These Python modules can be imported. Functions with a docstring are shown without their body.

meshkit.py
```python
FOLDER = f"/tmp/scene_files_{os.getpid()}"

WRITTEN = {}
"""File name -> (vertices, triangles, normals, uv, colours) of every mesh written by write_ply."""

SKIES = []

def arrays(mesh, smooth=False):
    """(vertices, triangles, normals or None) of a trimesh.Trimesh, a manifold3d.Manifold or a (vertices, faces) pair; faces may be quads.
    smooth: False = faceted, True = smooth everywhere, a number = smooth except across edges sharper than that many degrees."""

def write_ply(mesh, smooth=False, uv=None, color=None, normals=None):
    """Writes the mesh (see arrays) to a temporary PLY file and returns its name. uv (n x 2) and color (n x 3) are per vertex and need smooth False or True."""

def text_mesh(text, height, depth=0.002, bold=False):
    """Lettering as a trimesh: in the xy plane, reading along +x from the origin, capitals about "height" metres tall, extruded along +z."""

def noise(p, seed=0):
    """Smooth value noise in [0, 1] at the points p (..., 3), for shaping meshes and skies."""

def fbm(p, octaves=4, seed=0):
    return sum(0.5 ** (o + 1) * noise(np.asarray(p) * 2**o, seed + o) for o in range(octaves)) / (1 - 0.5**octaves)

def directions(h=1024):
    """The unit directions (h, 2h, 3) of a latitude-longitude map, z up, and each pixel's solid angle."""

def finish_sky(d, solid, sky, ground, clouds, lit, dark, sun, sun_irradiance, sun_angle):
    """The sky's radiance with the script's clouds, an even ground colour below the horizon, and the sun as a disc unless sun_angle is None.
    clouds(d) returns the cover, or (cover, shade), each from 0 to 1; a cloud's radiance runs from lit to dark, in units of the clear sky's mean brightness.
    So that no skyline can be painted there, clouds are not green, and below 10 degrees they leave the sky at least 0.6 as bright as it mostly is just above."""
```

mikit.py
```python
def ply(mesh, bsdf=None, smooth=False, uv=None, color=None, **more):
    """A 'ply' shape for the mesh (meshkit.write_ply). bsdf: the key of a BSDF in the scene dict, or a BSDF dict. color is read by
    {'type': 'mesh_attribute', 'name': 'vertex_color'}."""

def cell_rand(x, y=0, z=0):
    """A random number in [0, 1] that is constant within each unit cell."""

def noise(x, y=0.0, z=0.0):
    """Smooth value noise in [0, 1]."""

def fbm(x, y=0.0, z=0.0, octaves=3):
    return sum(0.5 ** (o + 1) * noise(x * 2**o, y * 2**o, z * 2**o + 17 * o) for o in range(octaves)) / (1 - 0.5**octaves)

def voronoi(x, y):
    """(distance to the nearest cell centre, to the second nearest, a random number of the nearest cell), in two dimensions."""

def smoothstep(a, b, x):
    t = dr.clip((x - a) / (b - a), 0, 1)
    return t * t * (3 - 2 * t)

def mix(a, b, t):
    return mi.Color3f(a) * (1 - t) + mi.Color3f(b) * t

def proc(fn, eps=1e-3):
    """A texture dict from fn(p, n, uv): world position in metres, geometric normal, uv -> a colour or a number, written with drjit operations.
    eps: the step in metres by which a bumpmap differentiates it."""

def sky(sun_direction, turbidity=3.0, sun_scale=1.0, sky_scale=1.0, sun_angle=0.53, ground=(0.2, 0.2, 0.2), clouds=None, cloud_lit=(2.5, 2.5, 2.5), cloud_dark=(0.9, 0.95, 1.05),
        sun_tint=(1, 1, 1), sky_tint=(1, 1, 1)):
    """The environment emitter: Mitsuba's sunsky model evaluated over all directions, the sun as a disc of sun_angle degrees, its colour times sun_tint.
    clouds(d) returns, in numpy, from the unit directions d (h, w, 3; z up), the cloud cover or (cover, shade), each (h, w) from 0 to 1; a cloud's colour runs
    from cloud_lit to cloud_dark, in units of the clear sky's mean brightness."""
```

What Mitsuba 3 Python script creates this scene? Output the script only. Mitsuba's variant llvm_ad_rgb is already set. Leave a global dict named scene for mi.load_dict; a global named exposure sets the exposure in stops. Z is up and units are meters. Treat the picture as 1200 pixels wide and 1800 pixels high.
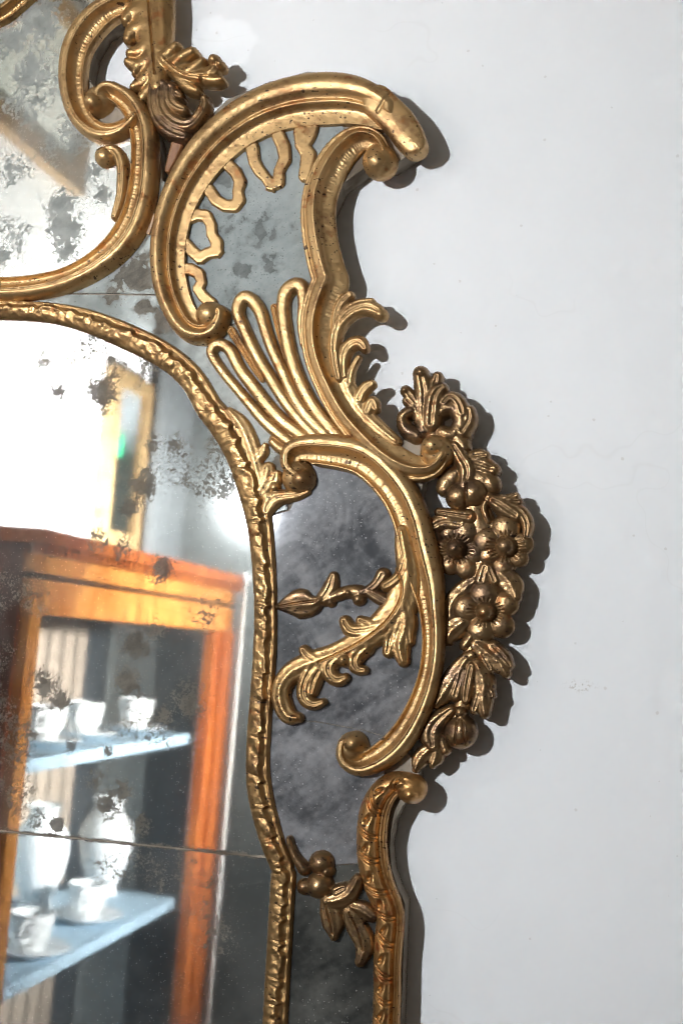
import math, random
import numpy as np, trimesh, drjit as dr, mitsuba as mi, mikit, meshkit
from scipy.spatial import cKDTree
from scipy.interpolate import CubicSpline, PchipInterpolator
from mikit import proc, fbm, noise, voronoi, smoothstep, mix, ply, cell_rand
random.seed(7)
T = mi.ScalarTransform4f
scene, labels = {'type': 'scene'}, {}

# ------------------------------------------------------------------ camera, lamps, exposure
exposure = 0.05
F = 2200.0
_n = np.array([480, 270, F]); _n /= np.linalg.norm(_n)                       # wall normal, in camera axes
_x = np.array([1, .055, -(480 + 270 * .055) / F]); _x /= np.linalg.norm(_x)  # wall horizontal
_z = np.cross(_x, _n)
DN = 1.7073
EYE = np.array([0, -DN, 1.6])
fwd = np.array([_x[2], _n[2], _z[2]]); up = -np.array([_x[1], _n[1], _z[1]])
scene['camera'] = {'type': 'thinlens', 'fov': math.degrees(2 * math.atan(900 / F)), 'fov_axis': 'y', 'near_clip': .05, 'far_clip': 30.0,
                   'aperture_radius': .0052, 'focus_distance': 1.71,
                   'to_world': T().look_at(origin=EYE.tolist(), target=(EYE + fwd).tolist(), up=up.tolist())}
LAMP, LAMP_R = (-1.157, -2.20, 2.016), .022
LAMP_POWER = (8950, 9450, 9850)
SPOT, SPOT_AIM = np.array([1.35, -.95, 1.85]), np.array([-1.1, -1.42, 1.38])
SPOT_POWER = (2600, 2600, 2600)
FILL_POWER = (4.0, 3.5, 2.9)

LIFT = 25                                  # thickness added behind everything that hangs on the wall
U = .0008                                  # one drawing unit on the wall, in metres
def at(px, py, h):
    """drawing sheet (units of about 0.8 mm) -> point h units in front of the wall"""
    px, py = np.broadcast_arrays(np.asarray(px, float), np.asarray(py, float))
    d = np.stack([px - 600, py - 900, np.full(px.shape, F)], -1)
    w = np.stack([d @ _x, d @ _n, d @ _z], -1)
    return EYE + w * ((DN - h * U) / w[..., 1])[..., None]

def tag(key, label=None, cat=None, group=None, kind=None):
    e = labels.setdefault(key, {})
    for k, v in (('label', label), ('category', cat), ('group', group), ('kind', kind)):
        if v: e[k] = v
    return key
def num(key):
    if key not in scene: return key
    k = 1
    while f'{key}_{k:03d}' in scene: k += 1
    return f'{key}_{k:03d}'
def put(key, mesh, bsdf, smooth=False, **more):
    key = num(key); scene[key] = ply(mesh, bsdf, smooth=smooth, **more); return key

# ------------------------------------------------------------------ materials
def bsdf(key, d): scene[key] = d; return key
def rgb(*c): return {'type': 'rgb', 'value': list(c)}

def specks(p, size, cover, seed=0.0):
    d, _, r = voronoi(p.x / size + seed, p.z / size + p.y / size)
    return dr.select(r < cover, 1 - smoothstep(.12, .24, d / (.4 + r / cover)), 0)
def gold_fn(bright, worn, bole, seed, wear):
    def fn(p, n, uv):
        a = fbm(p.x * 28 + seed, p.y * 28, p.z * 28, 4)
        b = fbm(p.x * 150 + seed, p.y * 150, p.z * 150, 3)
        c = mix(bright, worn, smoothstep(.62 - wear, .86 - wear, a * .72 + b * .28))
        o = fbm(p.x * 46, p.y * 46 + seed, p.z * 46, 3) * .65 + b * .35
        c = mix(c, bole, .85 * smoothstep(.575, .73, o))
        cl = smoothstep(.46, .66, fbm(p.x * 17, p.y * 17, p.z * 17 + seed, 3))
        s = dr.maximum(smoothstep(.90 - .10 * cl, .95 - .10 * cl, noise(p.x * 300 + seed, p.y * 300, p.z * 300)), smoothstep(.93 - .07 * cl, .96 - .07 * cl, noise(p.x * 150 + seed, p.y * 150, p.z * 150 + 7)))
        return mix(c, (.045, .03, .022), s * .9)
    return proc(fn)
def gold_rough(base, seed):
    return proc(lambda p, n, uv: base + .22 * (fbm(p.x * 60 + seed, p.y * 60, p.z * 60, 3) - .4))
def gold_bump(p, n, uv): return fbm(p.x * 330, p.y * 330, p.z * 330, 3)
def gold(key, bright, worn, bole, rough, seed, wear):
    bsdf(key, {'type': 'twosided', 'b': {'type': 'bumpmap', 'scale': .00035, 't': proc(gold_bump, eps=4e-4),
         'b': {'type': 'principled', 'base_color': gold_fn(bright, worn, bole, seed, wear), 'metallic': .84, 'roughness': gold_rough(rough, seed), 'specular': .5}}})
gold('gold', (.48, .305, .138), (.28, .158, .070), (.33, .14, .048), .42, 0.0, .13)
gold('gold_worn', (.37, .225, .095), (.20, .112, .05), (.30, .115, .036), .37, 5.0, .13)
gold('gold_brown', (.26, .160, .076), (.115, .070, .042), (.25, .105, .036), .33, 9.0, .18)

gold('gold_red', (.43, .235, .088), (.25, .125, .047), (.36, .105, .03), .33, 13.0, .11)
def wood_fn(a, b, sc, axis):
    def fn(p, n, uv):
        q = {'y': (p.x * 60, p.y * 5, p.z * 60), 'z': (p.x * 60, p.y * 60, p.z * 5), 'band': (p.x * 30, p.y * 55, p.z * 7)}[axis]
        v = fbm(q[0] * sc, q[1] * sc, q[2] * sc, 4)
        return mix(a, b, smoothstep(.3, .7, v))
    return proc(fn)
bsdf('board_wood', {'type': 'twosided', 'b': {'type': 'diffuse', 'reflectance': wood_fn((.13, .105, .08), (.30, .26, .21), .6, 'z')}})
bsdf('old_wood', {'type': 'twosided', 'b': {'type': 'roughplastic', 'alpha': .35, 'diffuse_reflectance': wood_fn((.10, .04, .018), (.30, .14, .06), 1.5, 'z')}})
bsdf('bracket_wood', {'type': 'twosided', 'b': {'type': 'diffuse', 'reflectance': wood_fn((.34, .22, .14), (.5, .36, .25), 1.5, 'z')}})

def spot_list(rows):
    out = []
    for x, y, r, k in rows:
        q = at(x, y, 54); out.append((float(q[0]), float(q[2]), r * U, k))
    return out
FOX = spot_list([(180, 690, 42, 1), (200, 660, 26, .8), (75, 630, 30, .8), (100, 690, 22, .9), (250, 850, 38, 1.05), (230, 890, 30, .9), (285, 1000, 30, 1.0), (215, 960, 30, .8), (170, 950, 30, .7),
                 (240, 1135, 36, 1.0), (225, 1195, 30, 1.1), (270, 1110, 26, .9), (80, 1205, 34, 1.05), (45, 1290, 30, .7), (105, 1230, 30, .9), (330, 1230, 45, .85), (290, 1260, 20, .9),
                 (190, 1415, 34, .9), (170, 1370, 26, .8), (215, 1390, 26, .9), (102, 1449, 13, 1.7), (65, 1440, 26, .8), (245, 1452, 24, .9), (240, 1455, 26, .8), (390, 850, 60, .75), (310, 790, 40, .75),
                 (375, 1640, 60, .65), (350, 1600, 40, .7), (260, 640, 34, .8), (35, 1420, 30, .7), (360, 1080, 40, .7), (125, 1310, 16, .95), (190, 1320, 14, .95), (270, 780, 20, .9)])
FOXC = spot_list([(115, 400, 42, 1.15), (110, 360, 32, 1.0), (120, 440, 30, 1.0), (70, 30, 60, 1.0), (20, 70, 45, .95), (60, 120, 60, .85), (110, 150, 40, .8), (130, 240, 46, .85), (45, 180, 60, .75), (90, 260, 40, .7),
                  (165, 300, 34, .8), (180, 340, 30, .8), (30, 300, 40, .7), (5, 450, 26, 1.0), (150, 200, 40, .8)])
_a, _b = at(0, 1460, 54), at(440, 1504, 54); SEAM = (float(_a[0]), float(_a[2]), float((_b[2] - _a[2]) / (_b[0] - _a[0])))
def fox_mask(spots, th, grain, floor=.0, seam=None):
    def fn(p, n, uv):
        x, z = p.x, p.z
        x = x + .0045 * (fbm(p.x * 90, p.z * 90, 21.0, 2) - .5); z = z + .0045 * (fbm(p.x * 90, p.z * 90, 33.0, 2) - .5)
        c = mi.Float(floor)
        for a, b, r, k in spots:
            c = dr.maximum(c, k * dr.exp(-(dr.square(x - a) + dr.square(z - b)) / (r * r)))
        c = dr.maximum(c, .60 * smoothstep(.50, .78, fbm(p.x * 11, p.z * 11, 44.0, 3)))
        if seam is not None: c = dr.maximum(c, .80 * dr.exp(-dr.square((p.z - seam[1] - (p.x - seam[0]) * seam[2]) / .0055)))
        f = fbm((x + .6 * z) * grain * .86, (z - .6 * x) * grain * .86, 3.3, 4) * .72 + .28 * fbm(x * grain * .24, z * grain * .24, 8.1, 3)
        dots = specks(mi.Point3f(x, 0, z), .0042, .06 + .25 * smoothstep(.1, .5, c), 4.0)
        e = c * .62 + (f - .5) * 1.35 - th
        m = dr.maximum(smoothstep(0, .05, e), .38 * smoothstep(-.13, .03, e))
        return dr.clip(dr.maximum(m, dots * .8) * .93, 0, 1)
    return proc(fn)
def silver(alpha, refl): return {'type': 'roughconductor', 'material': 'none', 'alpha': alpha, 'distribution': 'ggx', 'specular_reflectance': rgb(*refl)}
def dust_fn(a, b, sc, streak=1.0, swirl=0.0):
    def fn(p, n, uv):
        g = swirl * (fbm(p.x * 9, p.z * 9, 2.0, 2) - .5); h = swirl * (fbm(p.x * 9, p.z * 9, 31.0, 2) - .5)
        v = fbm(p.x * sc + g * 3, p.z * sc * streak + h, 7.7, 5)
        w = .5 * fbm(p.x * sc * 9, p.z * sc * 9, 1.7, 3) + .5 * fbm((p.x + .8 * p.z) * sc * 1.4 + 2 * v, (p.z - .8 * p.x) * sc * 5, 4.1, 4)
        return mix(a, b, smoothstep(.3, .72, v * .62 + w * .38))
    return proc(fn)
def haze_w(lo, hi, sc, spots=()):
    def fn(p, n, uv):
        v = fbm(p.x * sc, p.z * sc, 11.0, 5)
        for a, b, r, k in spots: v = v + k * dr.exp(-(dr.square(p.x - a) + dr.square(p.z - b)) / (r * r))
        dust = specks(mi.Point3f(p.x, 0, p.z), .0026, .05, 8.0) * .5
        return dr.clip(lo + (hi - lo) * smoothstep(.35, .75, v) + dust, 0, 1)
    return proc(fn)
def old_mirror(key, fox, refl, haze, dust, foxcol=((.075, .066, .054), (.165, .15, .125)), alpha=.0015):
    inner = {'type': 'blendbsdf', 'weight': haze, 'a': silver(alpha, refl), 'b': {'type': 'diffuse', 'reflectance': dust}}
    d = {'type': 'blendbsdf', 'weight': fox, 'a': inner, 'b': {'type': 'diffuse', 'reflectance': dust_fn(*foxcol, 60)}}
    bsdf(key, {'type': 'twosided', 'b': d})
old_mirror('mirror_main', fox_mask(FOX, .405, 420, seam=SEAM), (.80, .82, .80), haze_w(.02, .11, 9), dust_fn((.35, .36, .34), (.5, .5, .48), 20))
old_mirror('mirror_lower', fox_mask(FOX, .44, 420, seam=SEAM), (.78, .81, .81), haze_w(.02, .09, 7), dust_fn((.3, .31, .3), (.5, .5, .48), 20))
old_mirror('mirror_top', fox_mask(FOXC, .37, 260, .14), (.80, .81, .77), haze_w(.05, .25, 8), dust_fn((.4, .41, .38), (.6, .6, .57), 20), foxcol=((.15, .16, .15), (.3, .31, .29)))
old_mirror('mirror_spandrel', fox_mask(spot_list([(230, 640, 50, .7), (240, 480, 60, .8), (300, 560, 40, .7), (255, 540, 24, .9), (225, 400, 30, .8), (200, 520, 26, .7)]), .36, 60), (.42, .445, .44), haze_w(.35, .992, 9, spot_list([(440, 670, 80, .7), (400, 620, 60, .5), (500, 740, 70, .7)])),
           dust_fn((.22, .24, .23), (.42, .45, .43), 16))
old_mirror('mirror_pale', fox_mask(spot_list([(430, 480, 40, .75), (400, 520, 34, .8), (480, 460, 40, .7), (350, 420, 20, .7), (520, 400, 40, .6)]), .40, 70), (.32, .35, .345), haze_w(.90, .99, 9),
           dust_fn((.20, .225, .222), (.33, .36, .355), 18), foxcol=((.10, .11, .105), (.17, .18, .175)), alpha=.005)
old_mirror('mirror_dark', fox_mask(spot_list([(560, 1500, 30, .6)]), .52, 50, .15), (.40, .40, .42), haze_w(.70, .97, 12),
           dust_fn((.045, .047, .052), (.25, .25, .258), 20, .8, 2.6), foxcol=((.20, .19, .19), (.42, .41, .42)), alpha=.004)
old_mirror('mirror_strip', fox_mask(spot_list([(590, 1540, 26, .6)]), .55, 50, .1), (.35, .36, .34), haze_w(.6, .95, 12),
           dust_fn((.028, .029, .028), (.115, .115, .105), 17), foxcol=((.16, .15, .14), (.3, .29, .28)), alpha=.004)

PATCH = at(390, 85, 0); MARK = at(1020, 1206, 0)
def wall_fn(p, n, uv):
    v = fbm(p.x * 3, p.z * 3, 1.0, 3)
    c = mix((.735, .745, .755), (.775, .782, .79), v)
    f = fbm(p.x * 14, p.z * 14, 5.0, 4)
    m = smoothstep(.0, .012, .052 - dr.sqrt(dr.square((p.x - float(PATCH[0])) * .8) + dr.square(p.z - float(PATCH[2]))) + (f - .5) * .075)
    c = mix(c, (.86, .87, .88), m * .75)
    h = smoothstep(.007, .0, dr.abs(fbm(p.x * 5, p.z * 5, 12.0, 4) - .5)) * smoothstep(.60, .70, fbm(p.x * 4, p.z * 4, 3.0, 2)) * .05
    s = h + specks(mi.Point3f(p.x, 0, p.z), .009, .006, 2.0) * .25
    q = smoothstep(.5, .75, fbm(p.x * 420, p.z * 420, 2.0, 2)) * dr.exp(-(dr.square((p.x - float(MARK[0])) / .014) + dr.square((p.z - float(MARK[2])) / .006)))
    return mix(c, (.32, .27, .22), dr.clip(s + q * .9, 0, 1))
bsdf('wall_paint', {'type': 'twosided', 'b': {'type': 'bumpmap', 'scale': .0011, 't': proc(lambda p, n, uv: .6 * fbm(p.x * 260, p.z * 260, 0, 2) + .8 * fbm(p.x * 45, p.z * 45, 0, 2), eps=8e-4), 'b': {'type': 'diffuse', 'reflectance': proc(wall_fn)}}})
def flat(key, c): return bsdf(key, {'type': 'twosided', 'b': {'type': 'diffuse', 'reflectance': rgb(*c)}})
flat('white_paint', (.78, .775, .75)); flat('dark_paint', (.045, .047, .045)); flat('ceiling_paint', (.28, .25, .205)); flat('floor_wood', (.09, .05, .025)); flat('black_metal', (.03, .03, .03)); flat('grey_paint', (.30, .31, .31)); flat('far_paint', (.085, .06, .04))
bsdf('mahogany', {'type': 'twosided', 'b': {'type': 'roughplastic', 'alpha': .15, 'diffuse_reflectance': wood_fn((.10, .022, .008), (.22, .055, .02), 1.0, 'z')}})
bsdf('satinwood', {'type': 'twosided', 'b': {'type': 'roughplastic', 'alpha': .18, 'diffuse_reflectance': wood_fn((.40, .13, .028), (.62, .26, .06), .8, 'band')}})
bsdf('red_wood', {'type': 'twosided', 'b': {'type': 'roughplastic', 'alpha': .18, 'diffuse_reflectance': wood_fn((.30, .07, .02), (.46, .13, .03), .8, 'z')}})
bsdf('porcelain', {'type': 'twosided', 'b': {'type': 'roughplastic', 'alpha': .06, 'diffuse_reflectance': rgb(.84, .85, .84)}})
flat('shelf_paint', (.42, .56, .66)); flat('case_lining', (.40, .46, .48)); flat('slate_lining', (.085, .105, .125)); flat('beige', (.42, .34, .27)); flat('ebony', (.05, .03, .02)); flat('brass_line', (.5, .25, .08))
bsdf('case_glass', {'type': 'thindielectric', 'int_ior': 1.5})
def canvas_fn(p, n, uv):
    c = mix((.008, .009, .008), (.10, .11, .115), smoothstep(2.16, 2.36, p.z + .1 * (fbm(p.y * 8, p.z * 8, 0, 3) - .5)))
    g = dr.exp(-(dr.square((p.y + 2.24) / .035) + dr.square((p.z - 2.20) / .05)))
    return mix(c, (.006, .14, .065), smoothstep(.35, .6, g))
bsdf('dark_canvas', {'type': 'twosided', 'b': {'type': 'diffuse', 'reflectance': proc(canvas_fn)}})
bsdf('pale_canvas', {'type': 'twosided', 'b': {'type': 'diffuse', 'reflectance': proc(lambda p, n, uv: mix((.5, .55, .48), (.8, .78, .7), fbm(p.y * 5, p.z * 5, 2, 3)))}})

# ------------------------------------------------------------------ the room: wall, and what the glass reflects
def quad(a, b, c, d): return (np.array([a, b, c, d], float), np.array([[0, 1, 2], [0, 2, 3]]))
XL, XR, YB, ZC = -1.66, 3.2, -2.80, 3.45
def struct(key, m, mat, label):
    tag(put(key, m, mat), label, kind='structure')
struct('wall', quad((XL, 0, 0), (XR, 0, 0), (XR, 0, ZC), (XL, 0, ZC)), 'wall_paint', 'smooth white plaster wall behind the gilt mirror')
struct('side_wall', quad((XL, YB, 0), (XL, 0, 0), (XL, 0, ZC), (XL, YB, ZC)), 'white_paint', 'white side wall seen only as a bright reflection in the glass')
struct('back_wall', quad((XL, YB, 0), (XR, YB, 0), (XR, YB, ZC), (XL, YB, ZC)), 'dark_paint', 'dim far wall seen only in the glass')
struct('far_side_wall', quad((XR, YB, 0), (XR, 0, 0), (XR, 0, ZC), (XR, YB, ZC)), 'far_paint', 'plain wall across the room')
struct('ceiling', quad((XL, YB, ZC), (XR, YB, ZC), (XR, 0, ZC), (XL, 0, ZC)), 'ceiling_paint', 'pale ceiling')
struct('floor', quad((XL, YB, 0), (XR, YB, 0), (XR, 0, 0), (XL, 0, 0)), 'floor_wood', 'dark wooden floor')

def emitter(c): return {'type': 'area', 'radiance': rgb(*c)}
def pendant():
    t = 'pendant_lamp'
    g = trimesh.creation.icosphere(3, LAMP_R); g.apply_translation(LAMP)
    put(t + '__bulb', g, 'white_paint', True, emitter=emitter(LAMP_POWER))
    s = trimesh.creation.cylinder(.012, .05, sections=20); s.apply_translation((LAMP[0], LAMP[1], LAMP[2] + LAMP_R + .0245)); put(t + '__socket', s, 'black_metal', 40)
    c = trimesh.creation.cylinder(.003, ZC - LAMP[2] - LAMP_R - .055, sections=8); c.apply_translation((LAMP[0], LAMP[1], (ZC + LAMP[2] + LAMP_R + .049) / 2)); put(t + '__cord', c, 'black_metal', 40)
    tag(t, 'bare bulb hanging on a cord in front of the cabinet', 'lamp')
pendant()
def post():
    t = 'white_post'
    c = trimesh.creation.cylinder(.006, 1.755, sections=20); c.apply_translation((-1.06, -1.885, .8775)); put(t + '__rod', c, 'white_paint', 40)
    g = trimesh.creation.icosphere(3, .016); g.apply_translation((-1.06, -1.885, 1.77)); put(t + '__ball', g, 'porcelain', True)
    tag(t, 'slim white post with a ball top beside the cabinet', 'post')
post()
def barrel_lamp():
    t = 'barrel_lamp'
    d = SPOT_AIM - SPOT; d /= np.linalg.norm(d)
    M = trimesh.geometry.align_vectors([0, 0, 1], d); M[:3, 3] = SPOT
    prof = np.array([[.001, -.02], [.15, -.02], [.15, .55], [.14, .55], [.14, 0], [.001, 0]])
    h = trimesh.creation.revolve(prof, sections=48); h.apply_transform(M); put(t + '__hood', h, 'black_metal', 40)
    e = trimesh.creation.cylinder(.12, .01, sections=48); e.apply_translation((0, 0, .012)); e.apply_transform(M); put(t + '__disc', e, 'white_paint', emitter=emitter(SPOT_POWER))
    st = trimesh.creation.cylinder(.014, SPOT[2] - .1, sections=20); st.apply_translation((SPOT[0], SPOT[1], (SPOT[2] - .1) / 2)); put(t + '__stand', st, 'black_metal', 40)
    tag(t, 'hooded studio lamp on a stand, aimed at the display cabinet', 'lamp')
barrel_lamp()
def soft_panel():
    t = 'soft_panel'
    c = np.array([2.9, -1.5, 2.0]); a, b = np.array([0, .08, 0]), np.array([0, 0, .6])
    put(t + '__panel', quad(c - a - b, c - a + b, c + a + b, c + a - b), 'white_paint', emitter=emitter(FILL_POWER))
    bx = trimesh.creation.box((.05, .22, 1.3)); bx.apply_translation(c + np.array([.04, 0, 0])); put(t + '__case', bx, 'black_metal')
    tag(t, 'narrow upright light panel across the room', 'lamp')
soft_panel()

def box(x0, x1, y0, y1, z0, z1):
    m = trimesh.creation.box((abs(x1 - x0), abs(y1 - y0), abs(z1 - z0))); m.apply_translation(((x0 + x1) / 2, (y0 + y1) / 2, (z0 + z1) / 2)); return m
def cabinet():
    t = 'display_cabinet'; X, Y0, Y1, Z1, XB = -1.10, -.60, -1.92, 1.775, -1.55
    put(t + '__side', box(X - .02, XB, Y0, Y0 - .03, .1, 1.76), 'mahogany'); put(t + '__side', box(X - .02, XB, Y1 + .03, Y1, .1, 1.76), 'mahogany')
    put(t + '__back', box(XB, XB + .012, Y0 - .032, Y1 + .032, .1, 1.74), 'case_lining')
    for y in (-1.52, -1.61, -1.70, -1.79): put(t + '__back__batten', box(XB + .014, XB + .03, y, y - .06, .2, 1.6), 'beige')
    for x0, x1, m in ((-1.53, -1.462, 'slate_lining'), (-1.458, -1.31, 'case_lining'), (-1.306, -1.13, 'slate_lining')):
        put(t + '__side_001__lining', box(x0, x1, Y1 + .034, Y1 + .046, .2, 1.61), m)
    put(t + '__cornice', box(X + .03, XB, Y0 + .02, Y1 - .02, Z1 - .028, Z1), 'red_wood')
    for k in range(44):
        y = Y0 + .01 - k * .0305
        put(t + '__cornice__dentil', box(X + .002, X + .018, y, y - .017, Z1 - .046, Z1 - .030), 'red_wood')
    put(t + '__frieze', box(X, X - .03, Y0 - .002, Y1 + .002, 1.692, 1.728), 'satinwood')
    put(t + '__string_line', box(X + .004, X - .02, Y0 - .004, Y1 + .004, 1.682, 1.690), 'ebony')
    d = t + '__door'
    put(d + '__rail', box(X, X - .026, Y0 - .004, Y1 + .004, 1.612, 1.680), 'satinwood')
    put(d + '__stile', box(X, X - .026, Y0 - .012, -.662, .12, 1.610), 'satinwood'); put(d + '__stile', box(X, X - .026, -1.76, Y1 + .10, .12, 1.610), 'red_wood')
    put(d + '__stile', box(X + .01, X - .026, Y1 + .098, Y1 + .004, .12, 1.610), 'red_wood')
    put(d + '__glass', quad((X - .014, -.663, .12), (X - .014, -1.762, .12), (X - .014, -1.762, 1.611), (X - .014, -.663, 1.611)), 'case_glass')
    for z in (1.318, .868, .42): put(t + '__shelf', box(X - .05, XB + .034, Y0 - .035, Y1 + .15, z - .028, z), 'shelf_paint')
    tag(t, 'glazed mahogany and satinwood display cabinet reflected in the lower left of the mirror', 'cabinet')
cabinet()
def lathe(rows, sec=40): return trimesh.creation.revolve(np.array(rows), sections=sec)
def torus(R, r, c):
    m = trimesh.creation.torus(R, r, 24, 10); m.apply_transform(trimesh.transformations.rotation_matrix(math.pi / 2, (1, 0, 0))); m.apply_translation(c); return m
SHELF = {0: 1.3185, 1: .8685}
def cup(x, y, z, label, s=1.0):
    t = 'teacup'
    while t + '__bowl' in scene: t = f'teacup_{int(t[-3:]) + 1:03d}' if t != 'teacup' else 'teacup_001'
    b = lathe([[.0005, 0], [.024, 0], [.026, .006], [.022, .010], [.036, .03], [.041, .07], [.039, .07], [.033, .03], [.0005, .014]]); b.apply_scale(s); b.apply_translation((x, y, z + .010)); put(t + '__bowl', b, 'porcelain', 40)
    h = torus(.018 * s, .004 * s, (0, 0, 0)); h.apply_transform(trimesh.transformations.rotation_matrix(math.pi / 2, (0, 0, 1))); h.apply_translation((x + .01, y + .045 * s, z + .05 * s)); put(t + '__handle', h, 'porcelain', True)
    sc = t.replace('teacup', 'saucer')
    m = lathe([[.0005, 0], [.04, 0], [.075, .016], [.074, .018], [.04, .004], [.0005, .004]]); m.apply_scale(s); m.apply_translation((x, y, z + .001)); scene[sc] = ply(m, 'porcelain', smooth=40)
    tag(t, 'white teacup ' + label, 'cup', 'teacups reflected in the cabinet'); tag(sc, 'white saucer under the teacup ' + label, 'saucer', 'saucers reflected in the cabinet')
cup(-1.25, -1.05, SHELF[0], 'nearest the glass on the upper shelf', 1.15); cup(-1.27, -1.31, SHELF[0], 'second on the upper shelf', 1.15); cup(-1.25, -1.60, SHELF[0], 'farthest on the upper shelf', 1.2)
cup(-1.22, -1.02, SHELF[1], 'nearest the glass on the lower shelf', 1.2); cup(-1.245, -1.38, SHELF[1], 'in front of the white vase on the lower shelf', 1.2)
for i, (y, l) in enumerate(((-1.45, 'tall white porcelain vase at the near end of the lower shelf'), (-1.70, 'tall white porcelain vase behind the teacup on the lower shelf'))):
    m = lathe([[.0005, 0], [.05, 0], [.052, .01], [.045, .03], [.075, .12], [.088, .20], [.080, .26], [.045, .31], [.04, .335], [.055, .36], [.05, .36], [.035, .335], [.0005, .30]]); m.apply_scale((.86, .86, .72)); m.apply_translation((-1.416 + i * .076, y, SHELF[1] + .001))
    tag(put('vase', m, 'porcelain', 40), l, 'vase', 'vases reflected in the cabinet')
def picture(key, y0, y1, z0, z1, w, canvas, label):
    x = XL + .002
    def rail(a, b, c, d):
        m = box(x, x + .04, a, b, c, d); put(key + '__rail', m, 'gold')
    rail(y0, y1, z0, z0 + w); rail(y0, y1, z1 - w, z1); rail(y0, y0 - w, z0 + w, z1 - w); rail(y1 + w, y1, z0 + w, z1 - w)
    put(key + '__canvas', box(x, x + .015, y0 - w, y1 + w, z0 + w, z1 - w), canvas)
    tag(key, label, 'picture')
picture('framed_picture', -2.11, -2.43, 1.86, 2.44, .05, 'dark_canvas', 'small dark picture in a gilt frame reflected in the arched glass')
def curtain():
    y = np.linspace(-2.45, -2.775, 90); x = XL + .05 + .022 * np.sin(np.linspace(0, 46, 90)) + .006 * np.sin(np.linspace(0, 19, 90))
    V = np.array([(a, b, z) for z in (.03, 3.3) for a, b in zip(x, y)]); n = len(y)
    Q = np.array([[i, i + 1, n + i + 1, n + i] for i in range(n - 1)])
    tag(put('curtain', (V, Q), 'curtain_cloth', True), 'plain grey curtain hanging in the corner, seen in the arched glass', 'curtain')
flat('curtain_cloth', (.062, .064, .064)); curtain()
picture('large_picture', -.5, -1.74, 2.87, 3.36, .055, 'pale_canvas', 'large pale picture whose gilt frame edge shows slanting in the upper glass')

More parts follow.
